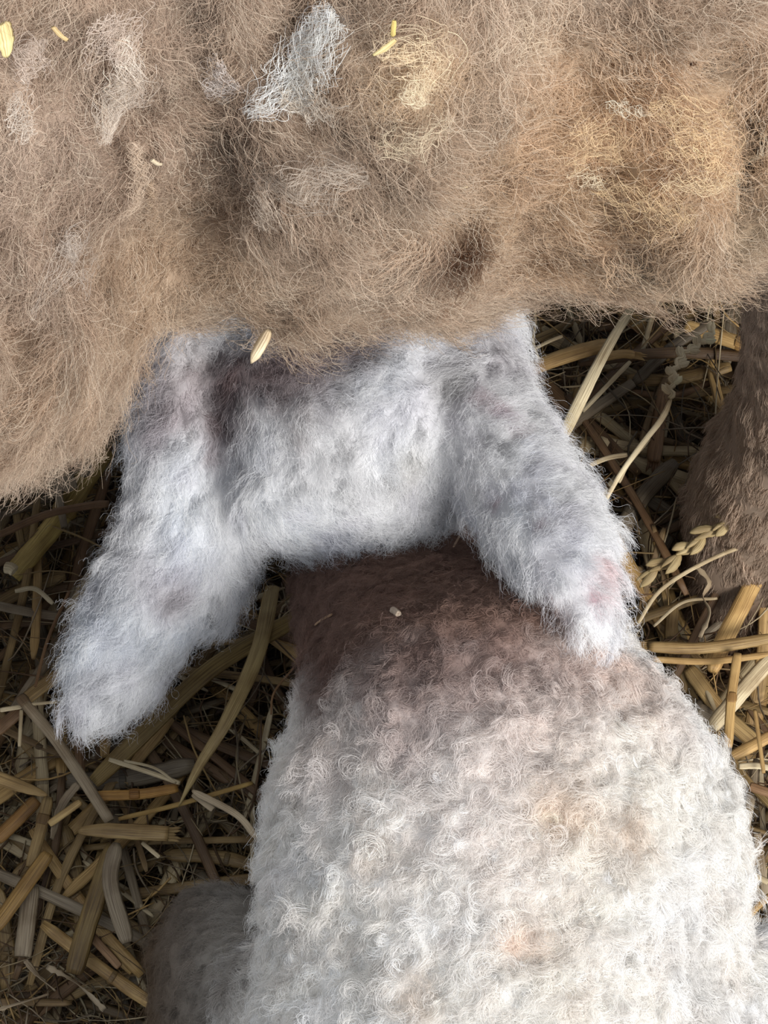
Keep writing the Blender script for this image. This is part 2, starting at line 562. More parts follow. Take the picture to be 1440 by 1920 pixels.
LOCKS = [
        ([(640, 10), (600, 70), (545, 130), (500, 180), (470, 195)], 330, 25, .6, .00010, (240, 240, 236)),
        ([(650, 30), (620, 90), (570, 150), (560, 190)], 200, 26, .6, .00009, (230, 228, 222)),
        ([(215, 60), (240, 110), (243, 140), (215, 170), (190, 215), (178, 260)], 420, 20, .6, .00009, (226, 214, 200)),
        ([(250, 250), (252, 320), (240, 370), (210, 395)], 120, 12, .7, .00009, (214, 194, 172)),
        ([(275, 330), (282, 390), (290, 430)], 50, 7, .8, .00009, (206, 182, 156)),
        ([(175, 20), (190, 60), (230, 100)], 160, 26, .7, .00009, (206, 190, 176)),
        ([(440, 110), (420, 150), (385, 155)], 120, 20, .7, .00009, (214, 204, 196)),
        ([(500, 330), (560, 350), (640, 320), (690, 310)], 200, 26, .7, .00009, (212, 198, 182)),
        ([(505, 410), (520, 370), (500, 340)], 120, 20, .7, .00009, (208, 192, 174)),
        ([(520, 180), (580, 170), (650, 200)], 140, 26, .7, .00009, (214, 202, 186)),
        ([(700, 100), (760, 60), (800, 100), (815, 160)], 160, 30, .6, .00010, (232, 212, 180)),
        ([(760, 190), (775, 160), (800, 150)], 80, 14, .7, .00009, (226, 212, 184)),
        ([(720, 260), (790, 250), (830, 210)], 90, 22, .7, .00009, (222, 206, 178)),
        ([(1150, 180), (1180, 195), (1200, 185), (1220, 195)], 30, 12, .7, .00010, (236, 226, 204)),
        ([(1070, 305), (1100, 320), (1140, 340)], 30, 12, .8, .00010, (232, 218, 190)),
        ([(1250, 335), (1290, 330), (1330, 345), (1370, 320)], 60, 14, .6, .00010, (232, 212, 176)),
        ([(1100, 340), (1170, 360), (1240, 370), (1310, 400)], 130, 30, .5, .00010, (226, 200, 160)),
        ([(1260, 250), (1330, 280), (1340, 330)], 130, 34, .5, .00010, (232, 206, 166)),
        ([(1220, 180), (1290, 200), (1345, 250)], 130, 34, .5, .00010, (232, 206, 166)),
        ([(1050, 230), (1120, 250), (1180, 300)], 120, 40, .5, .00010, (222, 196, 158)),
        ([(900, 90), (960, 60), (1040, 90)], 120, 34, .5, .00009, (216, 198, 174)),
        ([(1420, 220), (1425, 270), (1400, 310), (1390, 380)], 60, 8, .8, .00010, (214, 200, 176)),
        ([(40, 240), (20, 200), (5, 170)], 80, 20, .7, .00009, (214, 202, 188)),
        ([(100, 470), (120, 440), (115, 500)], 120, 22, .7, .00009, (196, 184, 172)),
        ([(20, 150), (50, 90), (90, 60)], 120, 24, .7, .00009, (206, 190, 176)),
        ([(60, 560), (110, 500), (160, 480)], 100, 40, .6, .00009, (192, 178, 164)),
        ([(1330, 540), (1340, 580), (1365, 610)], 60, 14, .7, .00008, (196, 180, 154)),
        ([(1200, 550), (1180, 570), (1160, 590)], 40, 20, .7, .00008, (186, 170, 140))]
streaks = []
for path_, n_, wpx_, lf_, rad_, c_ in LOCKS:
    for (ax, ay), (bx, by) in zip(path_[:-1], path_[1:]):
        m_ = max(1, int(math.hypot(bx - ax, by - ay) / 16))
        for k in range(m_):
            streaks.append((ax + (bx - ax) * k / m_, ay + (by - ay) * k / m_, wpx_ * .62, c_, .30))

wool_col = color_field(ewe, (190, 166, 143), streaks + [
    (120, 300, 420, (186, 164, 146), .7), (450, 260, 260, (172, 148, 126), .55), (1150, 300, 330, (212, 180, 143), .8), (1300, 250, 200, (218, 184, 146), .6),
    (900, 180, 160, (190, 168, 145), .6), (300, 480, 260, (184, 158, 130), .6), (80, 700, 220, (180, 152, 126), .6), (1080, 500, 150, (206, 172, 136), .6),
    (780, 130, 90, (214, 184, 144), .6), (860, 485, 80, (84, 48, 22), 1), (800, 545, 85, (132, 90, 54), .8), (915, 500, 40, (150, 104, 62), .6),
    (800, 600, 40, (130, 92, 64), .5), (1180, 495, 70, (120, 108, 92), .75), (1260, 510, 80, (140, 126, 104), .55), (1395, 345, 42, (60, 54, 48), 1), (1412, 255, 36, (70, 62, 56), 1), (1350, 110, 50, (100, 92, 82), .85), (1375, 190, 34, (96, 86, 76), .8), (1400, 450, 70, (138, 126, 106), .6),  # greys at the carved grooves carry the groove shade in the wool colour
    (640, 250, 34, (106, 90, 78), .7), (490, 230, 34, (112, 96, 82), .6), (500, 330, 30, (110, 94, 82), .6), (272, 200, 20, (96, 76, 60), .8), (655, 400, 40, (130, 108, 92), .6),  # dark gaps between locks: shade of the folds put into the colour
    (380, 110, 80, (142, 122, 104), .5), (480, 620, 90, (140, 118, 104), .55), (620, 640, 70, (112, 92, 84), .6), (345, 640, 60, (160, 148, 140), .5), (985, 330, 50, (160, 124, 98), .6), (1060, 240, 40, (164, 128, 98), .4)],
    noises=(((214, 196, 176), 42, .35, 31), ((140, 116, 94), 60, .40, 32), ((120, 98, 80), 130, .30, 33), ((222, 206, 186), 150, .35, 34)))


def ewe_color(p, n=None):
    c = wool_col(p) * np.array([.93, .93, .94])
    k = leg_mask(p)[:, None]
    z = p[:, 2:3]
    low = np.clip((0.045 - z) / 0.03, 0, 1)
    leg = lin(182, 160, 140)[None] * (1 - low) + lin(92, 72, 56)[None] * low
    return c * (1 - k) + leg * k


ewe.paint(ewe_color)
wool_comb = comb_field(ewe, [
    (60, 60, -.2, 1), (60, 400, -.3, 1), (60, 800, -.4, 1), (240, 150, .3, 1), (240, 400, .05, 1), (240, 600, -.4, 1), (450, 120, .1, 1), (480, 400, .1, 1), (450, 560, .2, 1),
    (600, 80, -.7, .8), (640, 300, .3, 1), (640, 520, .1, 1), (760, 120, -.2, 1), (780, 300, .0, 1), (800, 500, .1, 1), (900, 100, .3, 1), (920, 300, .3, .9), (950, 500, .3, .8),
    (1060, 80, .8, .5), (1100, 230, .9, .5), (1150, 380, 1, .5), (1100, 500, .7, .6), (1250, 60, 1, .2), (1300, 180, .7, .7), (1340, 300, .2, 1), (1300, 400, -.6, .6), (1220, 320, 1, -.2),
    (1250, 520, .3, 1), (1400, 450, .6, .6), (1430, 200, .2, 1), (1420, 60, .4, 1)])


CREVICE = [(h[0], r_ / F_PX * np.linalg.norm(h[0] - CAM)) for h, r_ in ((hit(ewe.bvh, a, b), r) for a, b, r in (
    (1395, 345, 28), (1408, 300, 22), (1412, 255, 22), (1385, 200, 20), (1362, 150, 20), (1395, 390, 24), (1190, 490, 20), (650, 240, 14), (655, 280, 12), (495, 230, 12), (480, 330, 12), (272, 200, 8), (650, 400, 12))) if h is not None]


def w_ewe(p, n):
    w_ = in_reach(p, n) * (1 - leg_mask(p))
    for c, r in CREVICE:
        w_ = w_ * (1 - .97 * np.exp(-(np.linalg.norm(p - c, axis=1) / (r * 1.5)) ** 4))
    return w_


parts = []
K = 10
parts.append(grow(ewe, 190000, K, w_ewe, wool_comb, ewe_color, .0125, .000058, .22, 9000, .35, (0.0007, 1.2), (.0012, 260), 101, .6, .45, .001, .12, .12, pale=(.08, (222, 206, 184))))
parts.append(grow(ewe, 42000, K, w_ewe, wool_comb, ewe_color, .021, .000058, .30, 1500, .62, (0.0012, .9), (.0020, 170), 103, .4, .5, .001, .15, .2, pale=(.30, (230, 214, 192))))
parts.append(grow(ewe, 60000, K, w_ewe, wool_comb, ewe_color, .008, .00006, .35, 12000, .1, (0.0005, 1.2), (.0014, 300), 104, 1.2, .8, .0005, .14, .05, pale=(.08, (222, 206, 184))))
# loose fluff along the lower edge
def w_rim(p, n):
    toc = unit(CAM - p)
    f = np.sum(toc * n, 1)
    return in_reach(p, n) * np.exp(-(f / 0.35) ** 2) * (1 - leg_mask(p))
parts.append(grow(ewe, 34000, K, w_rim, wool_comb, ewe_color, .019, .00005, .45, 2600, .35, (0.0016, 1.2), (.0028, 200), 105, .6, .6, .001, .15, .1, pale=(.2, (222, 204, 180))))
join_fur('fleece', parts, ewe_o)

locks = []
for i, (path, n_, wpx, lf, rad, c) in enumerate(LOCKS):
    locks.append(surface_lock(ewe, path, int(n_ * .55), wpx * 1.5, lf, .00005, c, K=14, seed=200 + i))
join_fur('wool_locks', [l for l in locks if l is not None], ewe_o)


# short smooth hair on the leg
def w_leg(p, n):
    return in_reach(p, n, 200, 0.0) * leg_mask(p)


def down_comb(p, n):
    d = np.tile(np.array([-.1, -.25, -1.0]), (len(p), 1)); d = d - n * np.sum(d * n, 1)[:, None]
    return unit(d)


join_fur('leg_hair', [grow(ewe, 55000, 6, w_leg, down_comb, ewe_color, .010, .00011, .16, 1500, .3, (0, 0), (.0004, 200), 107, .12, .12, .0005, .18, .1, pale=(.1, (190, 172, 152)))], ewe_o)

# ================================================================== LAMB
def st(px, py, z, hw, hz, hy=None):
    p = P(px, py, z)
    d = np.linalg.norm(p - CAM)
    r = hw / F_PX * d * 0.968
    return (tuple(p), (r, (hy or hw * 0.6) / F_PX * d, hz))


head0 = [st(548, 950, .178, 120, .034, 75), st(690, 916, .182, 150, .034, 65), st(800, 910, .182, 120, .032, 60)]
torso = [st(915, 2050, .165, 492, .080, 300), st(935, 1890, .165, 462, .082, 250), st(940, 1730, .165, 462, .084, 220), st(944, 1600, .165, 462, .085, 200), st(928, 1480, .165, 438, .084, 170),
         st(905, 1380, .165, 385, .080, 140), st(888, 1290, .165, 335, .074, 120), st(872, 1215, .155, 312, .058, 95),
         st(800, 1140, .130, 262, .050, 85), st(745, 1060, .115, 200, .044, 85), st(700, 960, .110, 180, .042, 85), st(670, 860, .120, 180, .042, 85)]
head = [st(672, 945, .172, 205, .052, 95), st(660, 860, .175, 250, .058, 110), st(640, 760, .170, 300, .060, 110), st(640, 670, .160, 330, .058, 100),
        st(640, 560, .145, 250, .052, 110), st(645, 430, .125, 150, .040, 90), st(650, 360, .115, 100, .032, 70)]
head_r = [st(720, 900, .172, 185, .048, 100), st(760, 840, .172, 200, .05, 100), st(800, 720, .165, 195, .055, 110), st(810, 600, .155, 160, .05, 90)]
ear_left = [st(345, 700, .175, 105, .040, 100), st(352, 820, .170, 112, .036, 100), st(352, 940, .162, 112, .030, 95), st(325, 1050, .152, 118, .024, 95), st(265, 1160, .142, 122, .020, 85),
            st(220, 1250, .134, 102, .016, 75), st(185, 1315, .128, 66, .012, 55), st(165, 1352, .124, 30, .008, 28)]
ear_left2 = [st(430, 850, .168, 110, .030, 90), st(430, 950, .162, 100, .026, 80), st(420, 1030, .155, 72, .020, 70), st(380, 1110, .147, 70, .018, 80)]
ear_right = [st(860, 700, .185, 105, .036, 110), st(920, 830, .198, 120, .030, 110), st(990, 930, .210, 120, .024, 100), st(1040, 1020, .222, 108, .020, 90), st(1075, 1090, .230, 84, .016, 72),
             st(1100, 1150, .233, 62, .013, 58), st(1116, 1192, .231, 40, .010, 36)]
haunch_l = [st(640, 1960, .13, 190, .06, 120), st(500, 1870, .090, 165, .045, 165), st(430, 1850, .060, 130, .040, 165), st(410, 1830, .040, 115, .038, 165)]
haunch_r = [st(1250, 2000, .14, 190, .07, 130), st(1390, 1900, .12, 120, .06, 130), st(1450, 1880, .11, 90, .05, 120)]
hp = P(930, 2300, .16)
rump = [st(915, 2050, .165, 492, .080, 300), st(910, 2350, .160, 470, .080, 280), st(900, 2600, .15, 330, .070, 200)]
tailp = P(900, 2680, .12)
tail = [(tuple(tailp), (.014, .03, .015)), ((tailp[0], tailp[1] - .06, .06), (.010, .014, .03))]


def leg(px, py, ztop, bend):
    p = P(px, py, ztop)
    return [(tuple(p), (.028, .030, .03)), ((p[0], p[1] + bend, ztop * .5), (.019, .02, .022)), ((p[0], p[1] + bend * 1.4, .02), (.013, .015, .014)), ((p[0], p[1] + bend * .4, -.005), (.011, .02, .010))]


lamb_o = body('lamb', [torso, head, head0, head_r, ear_left, ear_left2, ear_right, haunch_l, haunch_r, rump, tail,
                       leg(720, 1420, .11, .015), leg(1090, 1420, .11, .015), leg(600, 2150, .10, -.02), leg(1250, 2150, .10, -.02)], 0.0023, 6)
tag(lamb_o, 'small curly white lamb with drooping fluffy ears pushing its head under the tan ewe', 'lamb')
lamb = Surf(lamb_o)
V = lamb.V
px_, py_ = project(V)
fleece_m = np.clip((py_ - 1180) / 120, 0, 1)
fl3 = np.clip((P(900, 1180, .22)[1] - V[:, 1]) / 0.022, 0, 1)
lamb.displace((0.0032 * noise(V, 75, 41) + 0.0024 * noise(V, 210, 42)) * (0.35 + 0.65 * fl3) + 0.004 * noise(V, 22, 43) * fl3)

# 0 on the head and ears, 1 on the curly body: which of the two the skin belongs to
def fill(ch):
    out = []
    for a, b in zip(ch[:-1], ch[1:]):
        for t in (0, .25, .5, .75):
            out.append((np.array(a[0]) * (1 - t) + np.array(b[0]) * t, np.array(a[1]) * (1 - t) + np.array(b[1]) * t))
    return out + [(np.array(ch[-1][0]), np.array(ch[-1][1]))]


HEADS = fill(head) + fill(head0) + fill(head_r) + fill(ear_left) + fill(ear_left2) + fill(ear_right)
TORSO = fill([t for t in torso[:-2]]) + fill(rump)
HAUNCH = fill(haunch_l[1:]) + fill(haunch_r[1:])


def near(p, sts):
    m = np.full(len(p), 9.0)
    for c, r in sts:
        m = np.minimum(m, np.linalg.norm((p - c) / r, axis=1))
    return m


def haunch_mask(p):
    return np.clip((near(p, TORSO) - near(p, HAUNCH)) / .15, 0, 1)


def curly(p):
    return np.clip((near(p, HEADS) - near(p, TORSO)) / .16 + 1.15, 0, 1) * (1 - haunch_mask(p))


Y_NAPE = P(700, 1060, .21)[1]
white = (244, 241, 236)
lamb_body_col = color_field(lamb, white, [
    # brown nape
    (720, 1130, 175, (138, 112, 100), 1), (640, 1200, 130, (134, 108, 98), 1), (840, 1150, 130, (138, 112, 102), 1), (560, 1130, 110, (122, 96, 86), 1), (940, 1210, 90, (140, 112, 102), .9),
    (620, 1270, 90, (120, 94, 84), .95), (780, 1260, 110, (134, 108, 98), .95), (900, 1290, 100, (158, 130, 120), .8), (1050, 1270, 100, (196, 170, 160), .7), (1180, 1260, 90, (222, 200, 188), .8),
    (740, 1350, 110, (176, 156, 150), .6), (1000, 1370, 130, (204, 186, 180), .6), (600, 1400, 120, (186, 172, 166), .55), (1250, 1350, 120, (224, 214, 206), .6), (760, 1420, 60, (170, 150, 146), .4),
    # cream and pale rust touches on the back
    (1050, 1560, 230, (242, 236, 226), .6), (1180, 1570, 50, (198, 178, 158), .6), (960, 1770, 30, (216, 176, 146), .45), (1000, 1780, 50, (236, 216, 198), .4), (780, 1880, 50, (226, 206, 184), .3),
    (1060, 1880, 40, (226, 208, 192), .3), (700, 1600, 50, (214, 196, 176), .3), (1040, 1530, 60, (228, 204, 170), .6), (1300, 1830, 80, (206, 204, 200), .5), (900, 1530, 200, (238, 230, 228), .5),
    # haunch beside the body
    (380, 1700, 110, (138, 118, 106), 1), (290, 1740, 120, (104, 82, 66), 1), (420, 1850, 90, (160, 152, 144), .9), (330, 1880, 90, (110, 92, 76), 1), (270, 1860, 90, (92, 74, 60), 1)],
    noises=(((250, 250, 253), 40, .4, 51), ((232, 224, 218), 90, .35, 52), ((250, 245, 240), 55, .4, 53)))
lamb_head_col = color_field(lamb, (252, 252, 254), [
    # head and ears
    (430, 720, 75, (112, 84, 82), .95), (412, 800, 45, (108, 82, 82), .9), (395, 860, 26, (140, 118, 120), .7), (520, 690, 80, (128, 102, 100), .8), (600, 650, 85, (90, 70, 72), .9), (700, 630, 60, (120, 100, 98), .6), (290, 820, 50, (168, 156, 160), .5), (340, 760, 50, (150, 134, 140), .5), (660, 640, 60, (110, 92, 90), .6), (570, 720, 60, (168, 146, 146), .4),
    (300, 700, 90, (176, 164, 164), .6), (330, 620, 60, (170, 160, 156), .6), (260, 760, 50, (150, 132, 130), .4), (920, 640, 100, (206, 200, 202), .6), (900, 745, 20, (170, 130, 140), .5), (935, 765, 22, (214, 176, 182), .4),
    (980, 810, 22, (216, 190, 194), .4), (1115, 1122, 14, (150, 90, 108), .85), (1135, 1060, 26, (226, 190, 188), .5), (930, 945, 12, (170, 130, 140), .5), (1010, 985, 12, (190, 150, 158), .5),
    (850, 720, 50, (186, 184, 180), .5), (770, 880, 50, (186, 184, 176), .5), (860, 980, 50, (170, 166, 158), .5), (560, 820, 26, (170, 158, 158), .5), (280, 1090, 60, (190, 184, 190), .5),
    (330, 1130, 40, (180, 166, 168), .4), (180, 1290, 40, (190, 190, 194), .5), (200, 1150, 90, (206, 212, 218), .4), (620, 860, 160, (230, 228, 226), .3), (1140, 1090, 50, (232, 206, 204), .6), (1060, 1160, 40, (206, 186, 184), .5)],
    noises=(((240, 246, 254), 40, .6, 51), ((200, 197, 206), 95, .40, 52)))


def lamb_col(p, n=None):
    k = curly(p)[:, None]
    h = haunch_mask(p)[:, None]
    k = np.maximum(k, h)
    # the brown nape runs on under the back of the head
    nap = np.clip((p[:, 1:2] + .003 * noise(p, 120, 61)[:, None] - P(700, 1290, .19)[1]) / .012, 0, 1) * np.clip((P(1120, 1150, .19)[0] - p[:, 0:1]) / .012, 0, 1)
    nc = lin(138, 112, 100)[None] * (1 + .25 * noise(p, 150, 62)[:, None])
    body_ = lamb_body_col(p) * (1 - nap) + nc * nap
    out = body_ * k + lamb_head_col(p) * (1 - k)
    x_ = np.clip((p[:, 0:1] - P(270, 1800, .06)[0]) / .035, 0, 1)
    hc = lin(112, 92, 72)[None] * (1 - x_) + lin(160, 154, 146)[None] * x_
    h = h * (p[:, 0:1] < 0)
    return out * (1 - h) + hc * h


def lamb_soft_col(p, n=None):
    h = haunch_mask(p)[:, None] * (p[:, 0:1] < 0)
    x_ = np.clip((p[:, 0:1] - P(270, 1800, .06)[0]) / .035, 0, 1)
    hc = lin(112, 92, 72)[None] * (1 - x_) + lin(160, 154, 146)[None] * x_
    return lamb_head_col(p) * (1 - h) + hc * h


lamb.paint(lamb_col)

lamb_comb = comb_field(lamb, [
    (400, 720, -.2, 1), (340, 680, -.2, 1), (260, 680, -.3, 1), (300, 800, -.5, 1), (250, 850, -.3, 1), (360, 850, -.35, 1), (400, 900, .1, 1), (420, 780, .15, 1),
    (470, 740, .9, .45), (520, 690, 1, .2), (600, 680, 1, .1), (560, 760, .8, .7), (480, 830, .15, 1), (540, 860, .3, 1), (640, 800, .3, 1), (700, 760, -.2, 1), (620, 880, .5, .8), (540, 960, .9, .4),
    (640, 960, 1, .3), (700, 900, .3, .9), (740, 960, .3, 1), (780, 700, -.8, .4), (850, 650, -.9, .5), (930, 620, -.3, .8), (820, 760, -.6, .6), (760, 830, -.1, 1), (800, 900, .3, .9),
    (880, 790, .9, .3), (960, 760, .9, .4), (900, 860, 1, .3), (980, 880, .9, .4), (1050, 900, .7, .7), (900, 950, .8, .6), (960, 1000, .5, .8), (1040, 1000, .9, .3), (1000, 1080, .5, .8), (1100, 1020, .8, .5),
    (1090, 1100, .6, .7), (1060, 1150, .5, .8), (1120, 1180, .1, 1), (860, 1020, .5, .9), (880, 1060, .5, .9),
    (400, 1000, -.1, 1), (300, 980, -.4, 1), (450, 1020, .5, .8), (350, 1100, -.4, 1), (250, 1060, -.6, .8), (260, 1180, -.5, 1), (180, 1180, -.7, .7), (200, 1280, -.4, 1), (160, 1340, -.2, 1), (300, 1220, -.5, .9),
    (500, 1020, .4, .9), (580, 1020, .3, 1), (660, 1010, .2, 1), (780, 1000, .2, 1), (560, 1080, .1, 1), (700, 1100, .1, 1), (850, 1120, .2, 1), (620, 1200, -.2, 1), (800, 1220, .1, 1), (950, 1220, .3, 1),
    (700, 1400, -.2, 1), (1000, 1400, .1, 1), (1200, 1350, .4, 1), (560, 1450, -.5, .8), (1330, 1450, .7, .7), (600, 1650, -.7, .7), (850, 1650, -.1, 1), (1100, 1650, .2, 1), (1330, 1650, .6, .8),
    (600, 1850, -.6, .8), (900, 1850, 0, 1), (1200, 1850, .3, 1), (1400, 1850, .3, .9), (400, 1720, -.6, .6), (350, 1850, -.7, .7), (460, 1880, -.5, .8)])

def w_curl(p, n): return in_reach(p, n) * curly(p) * np.clip((p[:, 2] - 0.02) / .03, 0, 1)
def w_soft(p, n): return in_reach(p, n) * (1 - curly(p)) * np.clip((p[:, 2] + 0.04) / .03, 0, 1)


body_grad = lambda p: 0.75 + 0.45 * np.clip((P(800, 1250, .2)[1] - p[:, 1]) / 0.05, 0, 1)
K = 12
parts = [
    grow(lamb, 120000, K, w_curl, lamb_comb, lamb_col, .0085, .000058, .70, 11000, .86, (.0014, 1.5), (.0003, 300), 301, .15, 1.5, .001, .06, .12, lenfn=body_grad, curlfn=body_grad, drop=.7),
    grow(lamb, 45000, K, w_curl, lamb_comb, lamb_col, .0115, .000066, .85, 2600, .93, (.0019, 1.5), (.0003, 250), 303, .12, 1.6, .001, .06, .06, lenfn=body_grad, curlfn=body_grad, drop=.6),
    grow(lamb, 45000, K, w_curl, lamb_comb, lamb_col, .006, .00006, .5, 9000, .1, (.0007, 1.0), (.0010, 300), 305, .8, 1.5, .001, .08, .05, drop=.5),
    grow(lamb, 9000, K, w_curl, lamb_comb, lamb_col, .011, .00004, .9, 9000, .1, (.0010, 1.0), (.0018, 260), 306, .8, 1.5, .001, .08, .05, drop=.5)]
join_fur('curly_fleece', parts, lamb_o)
soft_len = lambda p: 1 - .35 * haunch_mask(p)
parts = [
    grow(lamb, 105000, K, w_soft, lamb_comb, lamb_soft_col, .0135, .000058, .32, 4200, .74, (.0007, .6), (.0009, 170), 311, .18, .36, .001, .10, .20, lenfn=soft_len, drop=.7),
    grow(lamb, 30000, K, w_soft, lamb_comb, lamb_soft_col, .0145, .000042, .70, 7000, .3, (.0009, .7), (.0016, 150), 313, .4, .4, .001, .08, .05, lenfn=soft_len, drop=.5)]
join_fur('head_and_ear_hair', parts, lamb_o)

# ================================================================== STRAW
def inside(x, y, z):
    for sf in (lamb, ewe):
        q = sf.bvh.find_nearest(Vector((x, y, z)), .08)
        if q[0] is not None and ((Vector((x, y, z)) - q[0]).dot(q[1]) < 0 or q[3] < .006):
            return True
    return False


def catmull(pts, n):
    pts = np.array(pts, float)
    if len(pts) == 2:
        t = np.linspace(0, 1, n)[:, None]
        return pts[0] * (1 - t) + pts[1] * t
    p = np.vstack([2 * pts[0] - pts[1], pts, 2 * pts[-1] - pts[-2]])
    seg = np.linalg.norm(np.diff(pts, axis=0), axis=1)
    s = np.concatenate([[0], np.cumsum(seg)])
    out = []
    for u in np.linspace(0, s[-1], n):
        i = min(max(np.searchsorted(s, u) - 1, 0), len(seg) - 1)
        t = (u - s[i]) / seg[i]
        a, b, c, d = p[i], p[i + 1], p[i + 2], p[i + 3]
        out.append(0.5 * ((2 * b) + (-a + c) * t + (2 * a - 5 * b + 4 * c - d) * t * t + (-a + 3 * b - 3 * c + d) * t ** 3))
    return np.array(out)


class Mesh:
    def __init__(s): s.v, s.f, s.uv, s.c, s.n = [], [], [], [], 0

    def add(s, v, f, uv, col):
        s.v.append(v); s.f.append(np.asarray(f) + s.n); s.uv.append(uv)
        s.c.append(col if np.ndim(col) == 2 else np.tile(col, (len(v), 1))); s.n += len(v)

    def build(s, name, parent=None, mat=None, shift=None, link=True):
        V = np.vstack(s.v); F = np.vstack(s.f); U = np.vstack(s.uv); C = np.vstack(s.c)
        if shift is not None: V = V - shift
        me = bpy.data.meshes.new(name)
        me.vertices.add(len(V)); me.vertices.foreach_set('co', V.astype(np.float32).ravel())
        me.loops.add(F.size); me.loops.foreach_set('vertex_index', F.astype(np.int32).ravel())
        me.polygons.add(len(F)); me.polygons.foreach_set('loop_start', np.arange(0, F.size, 4, dtype=np.int32))
        me.polygons.foreach_set('use_smooth', np.ones(len(F), bool))
        me.update(calc_edges=True)
        uvl = me.uv_layers.new(name='UVMap')
        uvl.data.foreach_set('uv', U[F.ravel()].astype(np.float32).ravel())
        a = me.color_attributes.new('col', 'FLOAT_COLOR', 'POINT')
        a.data.foreach_set('color', np.concatenate([C, np.ones((len(C), 1))], 1).astype(np.float32).ravel())
        me.materials.append(mat or M_straw)
        me.validate()
        o = bpy.data.objects.new(name, me)
        if shift is not None: o.location = shift
        if parent: o.parent = parent
        COL.objects.link(o)
        return o


def strip(M, path, width, thick, col, taper=(0.7, 0.7), n=18, m=8, normal=(0, 0, 1), twist=0.0, ridge=0.12, ragged=0.0, uoff=None, open_=False, r=random):
    """a flattened hollow-looking stalk or blade along a path"""
    p = catmull(path, n)
    tan = unit(np.gradient(p, axis=0))
    nn = np.array(normal, float)
    side = unit(np.cross(tan, nn) + 1e-6)
    nr = unit(np.cross(side, tan))
    s = np.linspace(0, 1, n)
    if twist:
        a = twist * s
        side, nr = side * np.cos(a)[:, None] + nr * np.sin(a)[:, None], nr * np.cos(a)[:, None] - side * np.sin(a)[:, None]
    wv = np.ones(n)
    e = 0.12
    wv = np.where(s < e, taper[0] + (1 - taper[0]) * np.sqrt(s / e), wv)
    wv = np.where(s > 1 - e, taper[1] + (1 - taper[1]) * np.sqrt((1 - s) / e), wv)
    if isinstance(width, (list, tuple)):
        wd = np.interp(s, np.linspace(0, 1, len(width)), width)
    else:
        wd = np.full(n, width)
    wd = wd * wv * (1 + ragged * np.array([r.uniform(-1, 1) for _ in range(n)]))
    th = np.minimum(thick, wd * 0.9)
    ang = np.linspace(0, 2 * math.pi, m, endpoint=False)
    rr = 1 + ridge * np.cos(ang * 3 + r.uniform(0, 6))
    V = p[:, None, :] + side[:, None, :] * (np.cos(ang) * rr)[None, :, None] * wd[:, None, None] * .5 + nr[:, None, :] * (np.sin(ang) * rr)[None, :, None] * th[:, None, None] * .5
    ln = np.linalg.norm(np.diff(p, axis=0), axis=1).sum()
    u0 = r.uniform(0, 50) if uoff is None else uoff
    U = np.zeros((n, m, 2)); U[:, :, 0] = (1 - np.abs(ang / math.pi - 1))[None] * 0.9 + u0; U[:, :, 1] = s[:, None] * ln * 40 + u0
    # ends closed by pinched extra rings
    c0, c1 = V[0].mean(0) + tan[0] * -0.0003, V[-1].mean(0) + tan[-1] * 0.0003
    idx = np.arange(n * m).reshape(n, m)
    f = []
    for i in range(n - 1):
        for j in range(m):
            k = (j + 1) % m
            f.append((idx[i, j], idx[i + 1, j], idx[i + 1, k], idx[i, k]))
    VV = np.vstack([V.reshape(-1, 3), np.tile(V[0].mean(0) + tan[0] * 0.0008, (m, 1)) * 0.65 + V[0] * .35, np.tile(V[-1].mean(0) - tan[-1] * 0.0008, (m, 1)) * .65 + V[-1] * .35])
    UU = np.vstack([U.reshape(-1, 2), U[0], U[-1]])
    b0, b1 = n * m, n * m + m
    for j in range(m):
        k = (j + 1) % m
        f.append((idx[0, k], b0 + k, b0 + j, idx[0, j]))
        f.append((idx[-1, j], b1 + j, b1 + k, idx[-1, k]))
    for j in range(1, m // 2):
        f.append((b0 + j - 1, b0 + j, b0 + (m - 1 - j), b0 + (m - j) % m))
        f.append((b1 + j, b1 + j - 1, b1 + (m - j) % m, b1 + (m - 1 - j)))
    tone = np.array(col)
    cc = np.tile(tone, (len(VV), 1)) * (1 + 0.10 * noise(VV, 35, 8))[:, None]
    M.add(VV, f, UU, np.clip(cc, 0, .95))
    return p, side, wd


def pxw(w_, z): return w_ / F_PX * (CZ - z) / math.cos(TILT)


# colours of straw
GOLD, PALE, OLIVE, BROWN, GREY, CREAM, DARK = lin(204, 168, 110), lin(214, 196, 160), lin(156, 130, 86), lin(132, 102, 72), lin(158, 142, 118), lin(232, 216, 180), lin(92, 72, 50)
STR = []


